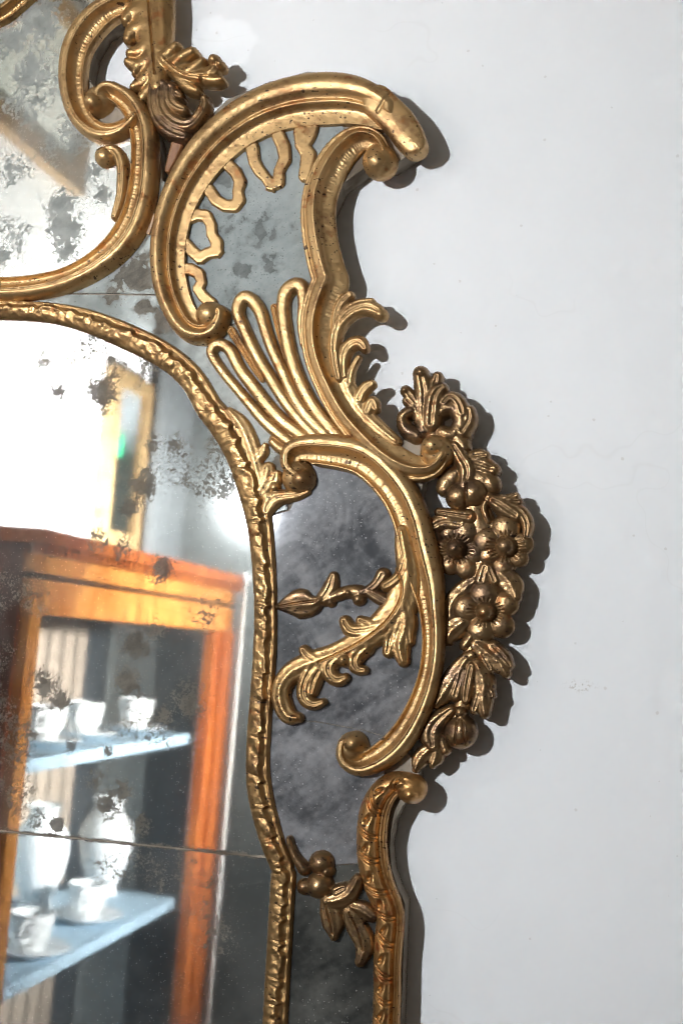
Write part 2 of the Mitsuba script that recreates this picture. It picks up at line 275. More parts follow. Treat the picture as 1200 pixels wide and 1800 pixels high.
# ------------------------------------------------------------------ carving tools
def smax(a, b, k):
    return np.maximum(a, b) + k * .25 * np.maximum(0, 1 - np.abs(a - b) / k) ** 2
def table(xs, ys):
    f = PchipInterpolator(xs, ys); return lambda u, s: f(np.clip(u, -1, 1))
def dome(u, s): return np.sqrt(np.maximum(0, 1 - u * u))
def band(u, s): return np.maximum(0, 1 - u ** 6) ** .5 * (.92 + .08 * u * u)
def lobe(u, s): return np.maximum(0, 1 - np.abs(u) ** 2.6) ** .5 * (1 - .11 * np.exp(-(u / .20) ** 2))
def leafy(u, s): return np.maximum(0, 1 - np.abs(u) ** 3) ** .5 * (.945 + .055 * np.cos(u * 7.0))
_sc = table([-1, -.96, -.85, -.65, -.42, -.24, -.17, -.08, .08, .35, .6, .76, .84, .93, 1], [.12, .40, .66, .86, .93, .90, 1.0, .86, .55, .36, .34, .42, .60, .58, .25])
def scroll(u, s):
    rib = np.exp(-((u - .4) / .28) ** 2) * .012 * np.sin(s * 2 * np.pi / 6.2 + np.sin(s * .31) * 1.6)
    return np.maximum(_sc(u, s) + rib, .02)
_c2 = table([-1, -.97, -.88, -.7, -.45, -.2, 0, .08, .14, .22, .30, .38, .5, .7, 1], [.1, .36, .66, .90, 1.0, .90, .62, .55, .66, .72, .64, .42, .30, .27, .26])
_c3 = table([-1, -.96, -.88, -.6, -.25, -.06, .02, .08, .3, .52, .57, .63, .70, .82, .97, 1], [.05, .10, .14, .22, .34, .60, .95, 1.0, .91, .80, .74, .55, .48, .52, .46, .22])
def cscroll3(u, s):
    rib = np.exp(-((u + .45) / .25) ** 2) * .010 * np.sin(s * 2 * np.pi / 6.6 + np.sin(s * .2) * 1.6)
    return np.maximum(_c3(u, s) + rib, .02)
def ruffle(u, s):
    """pinched ribbon moulding: inner slope, wavy crest, outer rim"""
    n1 = meshkit.noise(np.stack([s / 21.0, np.zeros_like(s), np.zeros_like(s)], -1), 3) - .5
    ph = s * 2 * np.pi / 49 + 5.5 * n1
    c = -.20 + .10 * np.sin(ph) + .06 * np.sin(2 * ph + 1.0) + .16 * n1
    w = u - c
    crest = np.where(w > 0, np.exp(-(w / 1.05) ** 2), np.exp(-(w / .20) ** 2))
    body = np.maximum(0, 1 - np.abs(u) ** 6) ** .5
    fold = .06 * np.exp(-((u - .05) / .30) ** 2) * np.maximum(0, np.sin(2 * ph + 2.2 + 2.5 * u)) ** 3
    rim = .14 * np.exp(-((u + .82) / .11) ** 2)
    q = np.stack([s / 11.0, u * 2.6, np.zeros_like(s)], -1)
    return np.maximum(.02, body * (.42 + .44 * crest - fold + rim + .13 * (meshkit.noise(q, 5) - .5)))
_m5 = table([-1, -.95, -.82, -.72, -.55, -.46, -.38, -.2, .1, .4, .7, .9, 1], [.2, .42, .5, .40, .26, .30, .55, .86, 1.0, .93, .72, .42, .15])
def gadroon(u, s):
    ph = ((s + 14 * u + 9 * u * u + 5 * np.sin(s * .045)) % 50) / 50
    g = .26 * np.exp(-((ph - .5) / .06) ** 2) + .20 * np.exp(-((ph - .66) / .05) ** 2)
    cs = ((s + 10) % 50) - 12
    comma = .34 * np.exp(-(cs / 7.5) ** 2 - ((u - .30 - .016 * cs) / .16) ** 2)
    m = 1 / (1 + np.exp(-(u + .38) / .05))
    return np.maximum(.03, _m5(u, s) - (g + comma) * m * (1 - .5 * np.abs(u)))

def S(pts, h=14, prof=dome, base=0, flip=False, straight=False): return ('s', pts, h, prof, base, flip, straight)
def K(x, y, r, h, base=0, sq=1.0, ang=0.0): return ('k', x, y, r, h, base, sq, ang)
def CUT(pts, depth): return ('c', pts, depth)
def RIDGE(pts, depth): return ('c', pts, -depth)

def path(pts, straight=False, step=1.2):
    a = np.array([(p + (1,))[:4] if len(p) == 3 else p for p in pts], float)
    d = np.concatenate([[0], np.cumsum(np.hypot(*np.diff(a[:, :2], axis=0).T))])
    t = np.linspace(0, d[-1], max(4, int(d[-1] / step)))
    if straight or len(a) == 2: xy = np.stack([np.interp(t, d, a[:, 0]), np.interp(t, d, a[:, 1])], -1)
    else: xy = CubicSpline(d, a[:, :2], bc_type='natural')(t)
    wf = PchipInterpolator(d, a[:, 2:4])(t)
    g = np.gradient(xy, axis=0); g /= np.linalg.norm(g, axis=1, keepdims=True) + 1e-9
    s = np.concatenate([[0], np.cumsum(np.hypot(*np.diff(xy, axis=0).T))])
    return xy, wf[:, 0], wf[:, 1], g, s

def relief(items, h0, rise_ref, back, cell=1.3, amp=.5, seed=0, closed=False, k=2.5, ws=1.0):
    """carve a piece: strokes, bosses and cuts on a fine grid of the drawing, trimmed to the outline, with sides down to `back`"""
    P = []
    if ws != 1: items = [it if it[0] == 'c' else ('s', [(p[0], p[1], p[2] * ws) + tuple(p[3:]) for p in it[1]]) + it[2:] if it[0] == 's' else it[:3] + (it[3] * (1 + (ws - 1) * .6),) + it[4:] for it in items]
    for it in items:
        if it[0] in 'sc':
            xy, w, hs, g, s = path(it[1], it[0] == 's' and it[6]); P.append((xy, w, hs, g, s)); lo, hi = (xy - w[:, None]).min(0), (xy + w[:, None]).max(0)
        else:
            _, x, y, r, h, b, sq, ang = it; P.append(None); lo, hi = np.array([x - r * max(1, sq), y - r * max(1, sq)]), np.array([x + r * max(1, sq), y + r * max(1, sq)])
        if it[0] == 'c': continue
        bb = (lo, hi) if 'bb' not in locals() or bb is None else (np.minimum(bb[0], lo), np.maximum(bb[1], hi))
    lo, hi = bb[0] - 4 * cell, bb[1] + 4 * cell
    nx, ny = (np.ceil((hi - lo) / cell)).astype(int) + 1
    gx, gy = lo[0] + np.arange(nx) * cell, lo[1] + np.arange(ny) * cell
    X, Y = np.meshgrid(gx, gy)
    Fm, H = np.full(X.shape, -99.0), np.full(X.shape, -99.0)
    pend = []
    for it, p in zip(items, P):
        if it[0] in 'sc':
            xy, w, hs, g, s = p
            l, q = (xy - w[:, None]).min(0) - 4 * cell, (xy + w[:, None]).max(0) + 4 * cell
        else:
            _, x, y, r, h, b, sq, ang = it; rr = r * max(1, sq) + 4 * cell; l, q = np.array([x - rr, y - rr]), np.array([x + rr, y + rr])
        i0, i1 = np.searchsorted(gx, l[0]), np.searchsorted(gx, q[0]); j0, j1 = np.searchsorted(gy, l[1]), np.searchsorted(gy, q[1])
        if i1 <= i0 or j1 <= j0: continue
        sl = (slice(j0, j1), slice(i0, i1)); x_, y_ = X[sl], Y[sl]
        if it[0] == 'k':
            ca, sa = math.cos(ang), math.sin(ang); dx, dy = x_ - x, y_ - y
            a_, b_ = dx * ca + dy * sa, (-dx * sa + dy * ca) / sq
            d = np.hypot(a_, b_); f = (r - d) * min(1, sq) if sq < 1 else r - d
            hh = h0 + b + h * np.sqrt(np.maximum(0, 1 - np.clip(d / r, 0, 1) ** 2))
        else:
            d, idx = cKDTree(xy).query(np.stack([x_, y_], -1).reshape(-1, 2)); d = d.reshape(x_.shape); idx = idx.reshape(x_.shape)
            dx, dy = x_ - xy[idx, 0], y_ - xy[idx, 1]; gt = g[idx]
            cr = gt[..., 0] * dy - gt[..., 1] * dx; al = gt[..., 0] * dx + gt[..., 1] * dy
            end = (idx == 0) | (idx == len(xy) - 1)
            lat = np.where(end, np.sign(cr) * d, cr)
            ww = np.maximum(w[idx], .1); f = ww - np.abs(lat); u = np.clip(lat / ww, -1, 1); ss = s[idx] + np.where(end, 0, al)
            if it[0] == 'c':
                pend.append((sl, it[2] * hs[idx] * np.maximum(0, 1 - (lat / ww) ** 2) * (d < ww))); continue
            hh = h0 + it[4] + it[2] * hs[idx] * it[3](-u if it[5] else u, ss)
        ok = f > -2.2 * cell
        hh = np.where(ok, hh, -99.0)
        H[sl] = np.where(H[sl] < -50, hh, np.where(hh < -50, H[sl], smax(H[sl], hh, k))); Fm[sl] = np.maximum(Fm[sl], f)
    for sl, dd in pend: H[sl] -= dd
    q = np.stack([X / 7.0, Y / 7.0, np.full_like(X, seed * 3.1)], -1)
    H = H + amp * ((meshkit.noise(q, seed) - .5) * 1.4 + (meshkit.noise(q * .37, seed + 3) - .5) * 2.0 + (meshkit.noise(q * 2.3, seed + 5) - .5) * .5)
    fc = (Fm[:-1, :-1] + Fm[1:, :-1] + Fm[:-1, 1:] + Fm[1:, 1:]) / 4
    ok = (fc > 0) & (H[:-1, :-1] > -50) & (H[1:, :-1] > -50) & (H[:-1, 1:] > -50) & (H[1:, 1:] > -50)
    J, I = np.nonzero(ok); idn = np.arange(X.size).reshape(X.shape)
    q4 = np.stack([idn[J, I], idn[J + 1, I], idn[J + 1, I + 1], idn[J, I + 1]], -1)
    used, inv = np.unique(q4, return_inverse=True); q4 = inv.reshape(-1, 4)
    x, y, h, f = X.ravel()[used].copy(), Y.ravel()[used].copy(), H.ravel()[used], Fm.ravel()[used]
    e = np.concatenate([q4[:, [a, b]] for a, b in ((0, 1), (1, 2), (2, 3), (3, 0))])
    key = np.sort(e, 1); _, ix, cnt = np.unique(key, axis=0, return_index=True, return_counts=True)
    be = e[ix[cnt == 1]]
    bv = np.unique(be)
    Fy, Fx = np.gradient(np.maximum(Fm, -6), cell); gn = np.hypot(Fx, Fy) + 1e-6
    fx, fy = (Fx / gn).ravel()[used], (Fy / gn).ravel()[used]
    mv = np.clip(f[bv], -1.3 * cell, 1.3 * cell)
    x[bv] -= fx[bv] * mv; y[bv] -= fy[bv] * mv
    # even the outline
    nb = np.zeros((len(x), 2)); c = np.zeros(len(x))
    for a, b in ((0, 1), (1, 0)):
        np.add.at(nb, be[:, a], np.stack([x, y], -1)[be[:, b]]); np.add.at(c, be[:, a], 1)
    two = bv[c[bv] == 2]; x[two] = .5 * x[two] + .25 * nb[two, 0]; y[two] = .5 * y[two] + .25 * nb[two, 1]
    top = at(x, y, rise_ref); top[:, 1] = -h * U
    n = len(top)
    low = top[bv].copy(); low[:, 1] = -back * U
    rim = top[bv].copy()
    m = {v: i for i, v in enumerate(bv)}
    bi = np.array([[m[a], m[b]] for a, b in be])
    wallq = np.stack([n + bi[:, 1], n + bi[:, 0], n + len(bv) + bi[:, 0], n + len(bv) + bi[:, 1]], -1)
    V = np.vstack([top, rim, low]); Q = np.vstack([q4, wallq])
    if closed:
        bot = top.copy(); bot[:, 1] = -back * U
        Q = np.vstack([Q, (q4 + len(V))[:, ::-1]]); V = np.vstack([V, bot])
    # make faces look away from the wall
    t = V[Q[0]]
    if np.cross(t[1] - t[0], t[2] - t[0])[1] > 0: Q = Q[:, ::-1]
    return V, Q
M = 'gilt_mirror'
def carve(name, items, mat='gold', h0=30, ref=None, back=26, label=None, **kw):
    kk = put(f'{M}__{name}', relief(items, h0 + LIFT, (h0 + 12 if ref is None else ref) + LIFT, back + LIFT, **kw), mat, True)
    if label: tag(kk, label)
    return kk

def slab(name, poly, h_top, h_bot, mat, label=None, holes=()):
    from shapely.geometry import Polygon
    g = Polygon(poly, holes).buffer(0)
    m = trimesh.creation.extrude_polygon(g, 1.0, engine='earcut')
    v = m.vertices; p = at(v[:, 0], v[:, 1], h_top + LIFT); p[:, 1] = -np.where(v[:, 2] > .5, h_top + LIFT, h_bot if h_bot < 5 else h_bot + LIFT) * U
    f = np.array(m.faces); mm = trimesh.Trimesh(p, f, process=False)
    mm.fix_normals()
    kk = put(f'{M}__{name}', mm, mat)
    if label: tag(kk, label)

# ------------------------------------------------------------------ the gilt mirror
tag(M, 'large carved and gilded wall mirror with old foxed glass, scrolls and a flower garland', 'mirror')
slab('back_board', [(-60, 1830), (703, 1830), (712, 1588), (698, 1560), (688, 1530), (684, 1490), (692, 1445), (708, 1415), (735, 1398), (735, 1350), (715, 1322), (735, 1280), (760, 1190), (772, 1100), (770, 1000), (748, 925),
     (735, 885), (745, 840), (776, 815), (768, 785), (700, 772), (650, 725), (615, 665), (592, 600), (588, 560), (602, 520), (605, 480), (588, 440), (580, 370), (600, 325), (640, 295), (690, 290), (735, 262), (712, 200), (675, 160),
     (600, 130), (540, 126), (470, 145), (400, 175), (345, 228), (302, 300), (286, 330), (284, 280), (268, 210), (250, 175), (215, 150), (200, 142), (168, 158), (150, 128), (158, 88), (178, 53), (207, 35), (215, 0), (215, -60), (-60, -60)],
     26, 1.5, 'board_wood', 'rough unpainted backing board seen edge on')
# panes (butted sheets of old glass, each a few millimetres thick)
G0, G1 = 26.3, 29.2
seam_l = [(-60, 1459.5), (0, 1462), (220, 1484), (440, 1506), (520, 1514)]
seam_u = [(x, y - 3.5) for x, y in seam_l]
arch = [(-60, 548), (40, 543), (110, 553), (200, 580), (280, 620), (330, 660), (370, 712), (400, 760), (428, 815), (446, 870), (455, 925), (460, 985), (463, 1060), (463, 1130), (458, 1200), (453, 1290), (451, 1350), (455, 1400), (466, 1440), (480, 1485)]
slab('arched_pane', arch + [(484, 1503)] + seam_u[:4][::-1], G1, G0, 'mirror_main', 'arched main pane spotted with grey foxing')
slab('lower_pane', seam_l[:4] + [(488, 1511), (497, 1540), (478, 1830), (-60, 1830)], G1 + .5, G0, 'mirror_lower', 'clearer lower pane below the seam')
slab('cartouche_pane', [(-60, -60), (170, -60), (200, 5), (155, 45), (128, 110), (128, 175), (150, 222), (185, 235), (215, 230), (250, 262), (250, 310), (243, 355), (228, 395), (200, 435), (160, 466), (110, 490), (55, 502), (-60, 505)], G1, G0, 'mirror_top', 'bright upper pane with pale grey foxing')
slab('spandrel_pane', [(-60, 509), (55, 506), (110, 495), (160, 471), (203, 440), (232, 398), (247, 357), (254, 312), (255, 295), (290, 320), (276, 400), (277, 440), (285, 517), (150, 515), (-60, 513)], G1, G0, 'mirror_spandrel')
slab('spandrel_pane', [(-60, 516.5), (150, 518), (285, 520), (300, 550), (330, 585), (370, 585), (420, 570), (470, 640), (505, 700), (540, 770), (510, 800), (500, 850), (505, 895), (470, 905), (448, 865), (428, 812), (400, 757), (370, 708), (330, 656), (280, 616), (200, 577), (110, 550), (40, 540), (-60, 545)],
     G1, G0, 'mirror_spandrel', 'hazy grey pane between the arch and the fan')
slab('fan_pane', [(300, 520), (290, 440), (300, 370), (325, 318), (360, 268), (400, 230), (450, 198), (510, 178), (570, 170), (610, 235), (565, 330), (557, 370), (561, 420), (572, 465), (572, 500), (552, 560), (562, 620), (585, 690), (640, 770), (560, 775), (500, 690), (425, 565), (370, 580), (325, 560)],
     G1, G0, 'mirror_pale', 'pale grey-green clouded pane behind the fretwork')
cr = [(484, 1262), (560, 1271), (640, 1284), (712, 1304), (745, 1314)]
slab('side_pane', [(470, 909), (508, 898), (535, 850), (560, 800), (640, 810), (695, 880), (718, 950), (745, 1050), (752, 1130), (745, 1190), (728, 1245), (700, 1300)] + [(690, 1299), (640, 1283), (560, 1268.5), (466, 1260), (464, 1200), (467, 1130), (467, 1060), (463, 985), (459, 925)], G1, G0, 'mirror_dark', 'dark side pane with cloudy grey and violet tarnish')
slab('side_pane', [(462, 1261), (560, 1270), (640, 1284.5), (690, 1300.5), (700, 1301.5), (670, 1330), (680, 1385), (655, 1440), (652, 1480), (655, 1515), (560, 1522), (505, 1512), (484, 1480), (470, 1440), (459, 1400), (455, 1350), (457, 1290)], G1 + .2, G0, 'mirror_dark', 'lower piece of the cracked dark side pane')
slab('strip_pane', [(498, 1540), (506, 1514), (560, 1524), (656, 1517), (670, 1570), (680, 1600), (679, 1660), (676, 1730), (674, 1830), (480, 1830)], G1, G0, 'mirror_strip', 'narrow dark pane between the two straight mouldings')

# mouldings
carve('arch_moulding', [S([(-60, 541, 17), (0, 543, 17), (80, 547, 18), (160, 565, 21), (224, 591, 23), (285, 622, 23), (335, 665, 23), (361, 708, 24)], 22, ruffle)], 'gold_worn', ref=40, amp=.8, cell=1.1)
carve('arch_moulding', [S([(366, 716, 24), (398, 757, 26), (426, 812, 26), (444, 870, 25), (455, 925, 22), (461, 985, 21), (465, 1070, 20), (463, 1150, 20.5), (458, 1220, 20.5), (453, 1290, 21), (451, 1345, 21), (455, 1395, 22), (465, 1440, 22), (480, 1490, 21), (494, 1524, 20)], 22, ruffle)], 'gold_worn', ref=40, amp=.8, cell=1.1, seed=2)
carve('straight_moulding', [S([(496, 1540, 22), (489, 1660, 22), (480, 1830, 22)], 22, ruffle)], 'gold_worn', ref=40, amp=.8, cell=1.1, seed=4)
carve('edge_moulding', [S([(718, 1380, 20), (692, 1379, 22), (667, 1402, 25), (654, 1440, 27), (651, 1482, 27), (656, 1530, 27), (668, 1568, 26), (681, 1600, 25), (680, 1660, 25), (678, 1730, 24), (675, 1830, 24)], 27, gadroon),
      K(722, 1388, 27, 30), K(722, 1395, 19, 36)], 'gold_red', ref=44, back=26, amp=.6, seed=5)

# upper left cartouche scrolls
carve('scroll', [S([(222, 2, 22), (190, 14, 24), (155, 44, 26), (132, 84, 25), (125, 128, 24), (129, 172, 22), (149, 214, 19), (182, 232, 17), (214, 224, 14), (236, 205, 9)], 30, scroll, flip=True)], 'gold', ref=46, seed=6)
carve('scroll', [S([(178, 168, 15), (186, 159, 16), (205, 163, 18), (230, 184, 21), (248, 222, 23), (252, 266, 23), (250, 312, 24), (243, 355, 25), (228, 396, 25), (200, 435, 24), (160, 467, 22), (110, 491, 21), (55, 503, 21), (-60, 507, 21)], 33, scroll),
      K(170, 172, 25, 30), K(166, 182, 19, 42)], 'gold', ref=48, seed=7)
carve('scroll', [S([(182, 266, 9), (200, 264, 11), (212, 282, 11), (215, 310, 11), (211, 350, 10), (202, 380, 8)], 20, lobe), K(183, 274, 18, 26)], 'gold', ref=42, seed=8)
carve('scroll', [S([(-30, 38, 12), (5, 22, 14), (30, 2, 14), (60, -25, 14)], 26, scroll)], 'gold_worn', ref=44, seed=9)
# the big C of the fan cartouche
carve('scroll', [S([(380, 552, 20), (366, 574, 24), (340, 576, 26), (315, 550, 27), (296, 500, 29), (291, 437, 30), (302, 372, 31), (325, 318, 33), (357, 270, 36), (400, 228, 38), (450, 196, 41), (510, 175, 44), (565, 168, 46), (615, 170, 43), (648, 180, 38), (668, 191, 32)], 33, lambda u, s: _c2(u, s)),
      S([(664, 177, 30), (700, 211, 29), (717, 236, 28), (726, 250, 24)], 33, table([-1, -.9, -.6, 0, .6, .9, 1], [.2, .7, .82, .86, .78, .6, .2]), straight=True), K(367, 552, 26, 37), CUT([(686, 168, 4), (664, 198, 4)], 2.5)], 'gold', h0=32, ref=52, seed=10, amp=.3, k=1.5)
fr = [[(322, 472, 8), (334, 472, 8), (349, 480, 7.5), (353, 495, 6.5), (347, 507, 7), (356, 520, 7.5), (370, 532, 8)],
      [(330, 382, 8), (345, 376, 8), (361, 378, 8), (370, 394, 7), (371, 411, 7), (380, 425, 8), (379, 440, 8.5), (364, 444, 7.5), (350, 452, 8), (336, 440, 8), (322, 424, 8)],
      [(366, 332, 8), (378, 350, 8), (394, 360, 8), (411, 361, 8), (419, 350, 8), (417, 334, 7), (421, 318, 8), (413, 301, 8), (399, 288, 8)],
      [(442, 258, 9), (446, 283, 8), (455, 299, 8), (466, 311, 7), (476, 324, 8), (488, 319, 8), (490, 298, 7), (500, 278, 8), (497, 256, 9), (488, 236, 9)],
      [(528, 230, 10), (529, 252, 9), (541, 270, 10), (538, 291, 9), (534, 308, 8)], [(548, 222, 8), (540, 240, 9), (532, 254, 8)]]
for i, p in enumerate(fr[:5]):
    carve('fretwork_ribbon', [S(p, 6, band, straight=True)] + ([S(fr[5], 6, band)] if i == 4 else []), 'gold', h0=33, ref=38, back=29.3, seed=20 + i, amp=.12, cell=1.0, ws=1.36, k=1.0)
# long S scroll on the right of the cartouche
carve('scroll', [S([(672, 262, 12), (660, 246, 16), (636, 238, 20), (608, 252, 25), (580, 287, 28), (562, 328, 29), (556, 370, 29.5), (560, 418, 30), (569, 460, 31), (575, 480, 31.5), (577.5, 489, 32), (575, 499, 32), (567, 520, 32), (557, 552, 30), (554, 582, 28), (560, 627, 27), (579, 676, 27), (603, 720, 27.5), (642, 766, 28), (690, 806, 27), (728, 821, 24), (758, 818, 19), (776, 800, 14)], 31  , cscroll3),
      K(665, 279, 31, 30), K(662, 284, 24, 36), K(766, 792, 31, 27), K(760, 784, 22, 37)], 'gold', h0=32, ref=50, seed=11, k=1.5)
# fan of ribs
base_fan = S([(475, 775, 8), (505, 772, 14), (560, 772, 12), (600, 778, 8)], 8)
f1 = [(516, 782, 7), (474, 749, 8), (432, 702, 7), (398, 662, 6.5), (377, 633, 6.5), (371, 615, 7), (382, 604, 8), (396, 608, 8), (416, 639, 8), (442, 676, 8.5), (473, 716, 9), (502, 745, 9), (534, 768, 8)]
f2 = [(552, 765, 8), (524, 735, 8), (502, 707, 8), (473, 661, 8), (445, 613, 8), (424, 567, 8), (418, 538, 8.5), (430, 522, 9), (447, 532, 9), (464, 572, 8), (482, 622, 8), (502, 665, 8), (521, 705, 8.5), (546, 738, 9), (572, 764, 8)]
f3 = [(592, 766, 9), (553, 718, 9), (528, 673, 9), (511, 627, 9), (500, 573, 9), (497, 537, 9), (507, 507, 10), (524, 500, 10), (532, 520, 8), (528, 565, 5), (532, 605, 4)]
def crest(u, s): return np.maximum(0, 1 - np.abs(u) ** 3.4) ** .55
carve('fan_rib', [S(f1, 15, crest), S([(478, 776, 6), (500, 790, 8), (520, 786, 8)], 10)], 'gold', h0=31, ref=40, seed=12, ws=1.38, amp=.4, cell=1.0)
carve('fan_rib', [S(f2, 16, crest)], 'gold', h0=31.5, ref=40, seed=13, ws=1.38, amp=.4, cell=1.0)
carve('fan_rib', [S(f3, 16, crest)], 'gold', h0=31, ref=40, seed=14, ws=1.38, amp=.4, cell=1.0)
carve('fan_web', [S([(482, 772, 10), (520, 762, 13), (560, 752, 14), (592, 752, 12)], 7, dome), S([(455, 690, 6), (490, 735, 9), (510, 755, 9)], 4, dome), S([(505, 690, 5), (530, 730, 9), (548, 752, 9)], 4, dome)], 'gold', h0=29.5, ref=34, seed=18, amp=.4)
def tri(u, s): return np.maximum(0, 1 - u ** 4) ** .5 * (.72 + .28 * np.cos(u * 8))
carve('fan_fillet', [S([(405, 580, 8), (425, 612, 7), (445, 645, 6), (460, 668, 4)], 9, tri)], 'gold', h0=30, ref=36, seed=15, amp=.3, cell=1.0)
carve('fan_fillet', [S([(482, 540, 8), (489, 575, 7), (499, 615, 6), (507, 643, 4)], 9, tri)], 'gold', h0=30, ref=36, seed=16, amp=.3, cell=1.0)
# lower right C scroll
carve('scroll', [S([(530, 832, 14), (512, 818, 18), (513, 798, 22), (538, 789, 27), (582, 791, 31), (630, 801, 33), (672, 832, 33), (703, 872, 33), (723, 920, 33), (735, 970, 34), (748, 1020, 31), (757, 1075, 22), (760, 1131, 20), (754, 1184, 20), (738, 1236, 22), (714, 1283, 24), (682, 1320, 25), (652, 1339, 23), (624, 1344, 20), (606, 1328, 17), (606, 1308, 14)], 31, scroll),
      K(522, 838, 30, 27), K(530, 842, 22, 35), K(618, 1314, 28, 27), K(622, 1306, 21, 37)], 'gold', h0=31, ref=48, seed=17)

# leaves
carve('acanthus_leaf', [S([(595, 664, 6), (587, 610, 8), (596, 570, 9), (621, 546, 9), (650, 540, 10), (670, 552, 8)], 18, lobe), K(668, 552, 9, 20), S([(588, 585, 6), (593, 545, 7), (606, 524, 8), (614, 518, 6)], 16, lobe), S([(592, 575, 5), (605, 548, 6), (628, 533, 6), (652, 529, 5)], 16, lobe),
      S([(604, 660, 5), (603, 628, 8), (614, 606, 9), (631, 601, 9), (640, 611, 6)], 15, lobe), S([(612, 672, 7), (618, 646, 5), (629, 627, 4)], 12, lobe), S([(590, 610, 9), (600, 655, 11), (624, 706, 11), (657, 744, 10), (694, 774, 7)], 12, leafy),
      S([(630, 700, 8), (642, 680, 8), (652, 674, 6)], 14, lobe), S([(645, 722, 7), (654, 706, 8), (659, 717, 6)], 15, lobe)], 'gold', h0=30, ref=42, back=27, seed=30, k=4, ws=1.45, closed=True, cell=1.0)
carve('acanthus_leaf', [S([(706, 935, 10), (710, 960, 13), (716, 998, 16), (712, 1034, 20), (702, 1065, 22), (677, 1095, 20), (650, 1117, 17), (620, 1136, 16), (582, 1152, 14), (552, 1163, 15), (524, 1175, 15), (502, 1192, 13), (492, 1215, 12), (496, 1242, 12), (508, 1259, 11), (522, 1262, 7)], 20, leafy),
      S([(707, 1060, 12), (711, 1105, 14), (703, 1132, 13), (708, 1162, 8)], 19, leafy), S([(700, 1085, 9), (686, 1120, 10), (681, 1146, 8)], 16, lobe), S([(716, 1100, 9), (719, 1128, 6)], 16, lobe),
      S([(672, 1102, 12), (640, 1108, 11), (614, 1106, 10), (605, 1092, 8)], 19, lobe), S([(650, 1098, 9), (633, 1091, 7)], 17, lobe), S([(640, 1138, 12), (622, 1162, 11), (628, 1176, 8), (638, 1178, 6)], 18, lobe), K(604, 1160, 11, 24),
      S([(590, 1155, 11), (577, 1172, 11), (581, 1188, 10), (594, 1195, 9), (605, 1191, 6)], 19, lobe), S([(552, 1170, 12), (534, 1205, 10), (536, 1228, 10), (550, 1238, 8), (566, 1234, 5)], 19, lobe), S([(560, 1180, 9), (551, 1200, 9), (547, 1217, 7)], 18, lobe),
      S([(556, 1160, 9), (540, 1152, 9), (533, 1143, 7)], 18, lobe), S([(712, 985, 9), (700, 1014, 8), (678, 1030, 8)], 20, lobe), CUT([(690, 985, 2), (707, 1040, 2.5), (690, 1080, 2.5), (640, 1125, 2.5), (560, 1165, 2)], 4)], 'gold_worn', h0=31, ref=44, back=28, seed=31, k=4, ws=1.45, cell=1.0)
carve('bud_sprig', [S([(488, 1067, 4), (505, 1063, 14), (527, 1061, 22), (548, 1062, 16), (562, 1055, 7)], 17, leafy), CUT([(492, 1066, 2), (527, 1060, 2.5), (556, 1056, 2)], 5), S([(568, 1052, 12), (580, 1032, 12), (585, 1012, 7)], 14, lobe), K(580, 1058, 9, 13), S([(572, 1055, 6), (595, 1045, 9), (612, 1040, 10), (630, 1042, 12)], 14, dome),
      K(630, 1053, 11, 17), K(612, 1042, 7, 17), S([(640, 1040, 7), (660, 1028, 9), (672, 1010, 11)], 15, lobe), S([(646, 1040, 7), (668, 1052, 10), (682, 1060, 9)], 15, lobe)], 'gold_brown', h0=30, ref=40, back=28, seed=32, ws=1.25, cell=1.0)
carve('acanthus_leaf', [S([(403, 722, 5), (420, 742, 10), (436, 776, 12), (447, 810, 10), (456, 842, 9)], 12, leafy), S([(450, 806, 8), (460, 794, 8), (465, 783, 4)], 11, lobe), S([(456, 862, 10), (467, 842, 13), (471, 822, 8)], 13, leafy), S([(462, 850, 8), (480, 846, 9), (486, 832, 5)], 11, lobe),
      S([(468, 898, 8), (477, 880, 12), (500, 872, 9), (520, 870, 7), (540, 864, 4)], 12, lobe), K(482, 856, 8, 15), S([(458, 860, 9), (472, 880, 8)], 10)], 'gold', h0=30, ref=38, back=28, seed=33, k=4, ws=1.45, cell=1.0, label='pale gilt leaf lying between the arch and the scroll')
carve('berry_sprig', [S([(507, 1476, 5), (515, 1500, 6), (533, 1528, 10)], 16, dome), K(563, 1518, 19, 24), K(534, 1560, 13, 19), K(560, 1557, 21, 27), K(574, 1532, 11, 20), S([(578, 1584, 10), (600, 1580, 15), (620, 1562, 12), (628, 1546, 8)], 20, leafy), S([(592, 1566, 10), (604, 1560, 7)], 18, lobe),
      S([(572, 1584, 9), (583, 1620, 16), (586, 1648, 6)], 17, leafy), CUT([(573, 1590, 2), (585, 1640, 2)], 4), S([(612, 1604, 9), (628, 1636, 15), (639, 1660, 14), (632, 1692, 8)], 17, leafy), S([(618, 1594, 9), (636, 1602, 13), (652, 1612, 9)], 16, leafy), CUT([(614, 1604, 1.8), (630, 1636, 2), (638, 1670, 2)], 4), K(600, 1590, 14, 14)], 'gold_brown', h0=30, ref=42, back=28, seed=34, k=3, ws=1.3, cell=1.0)
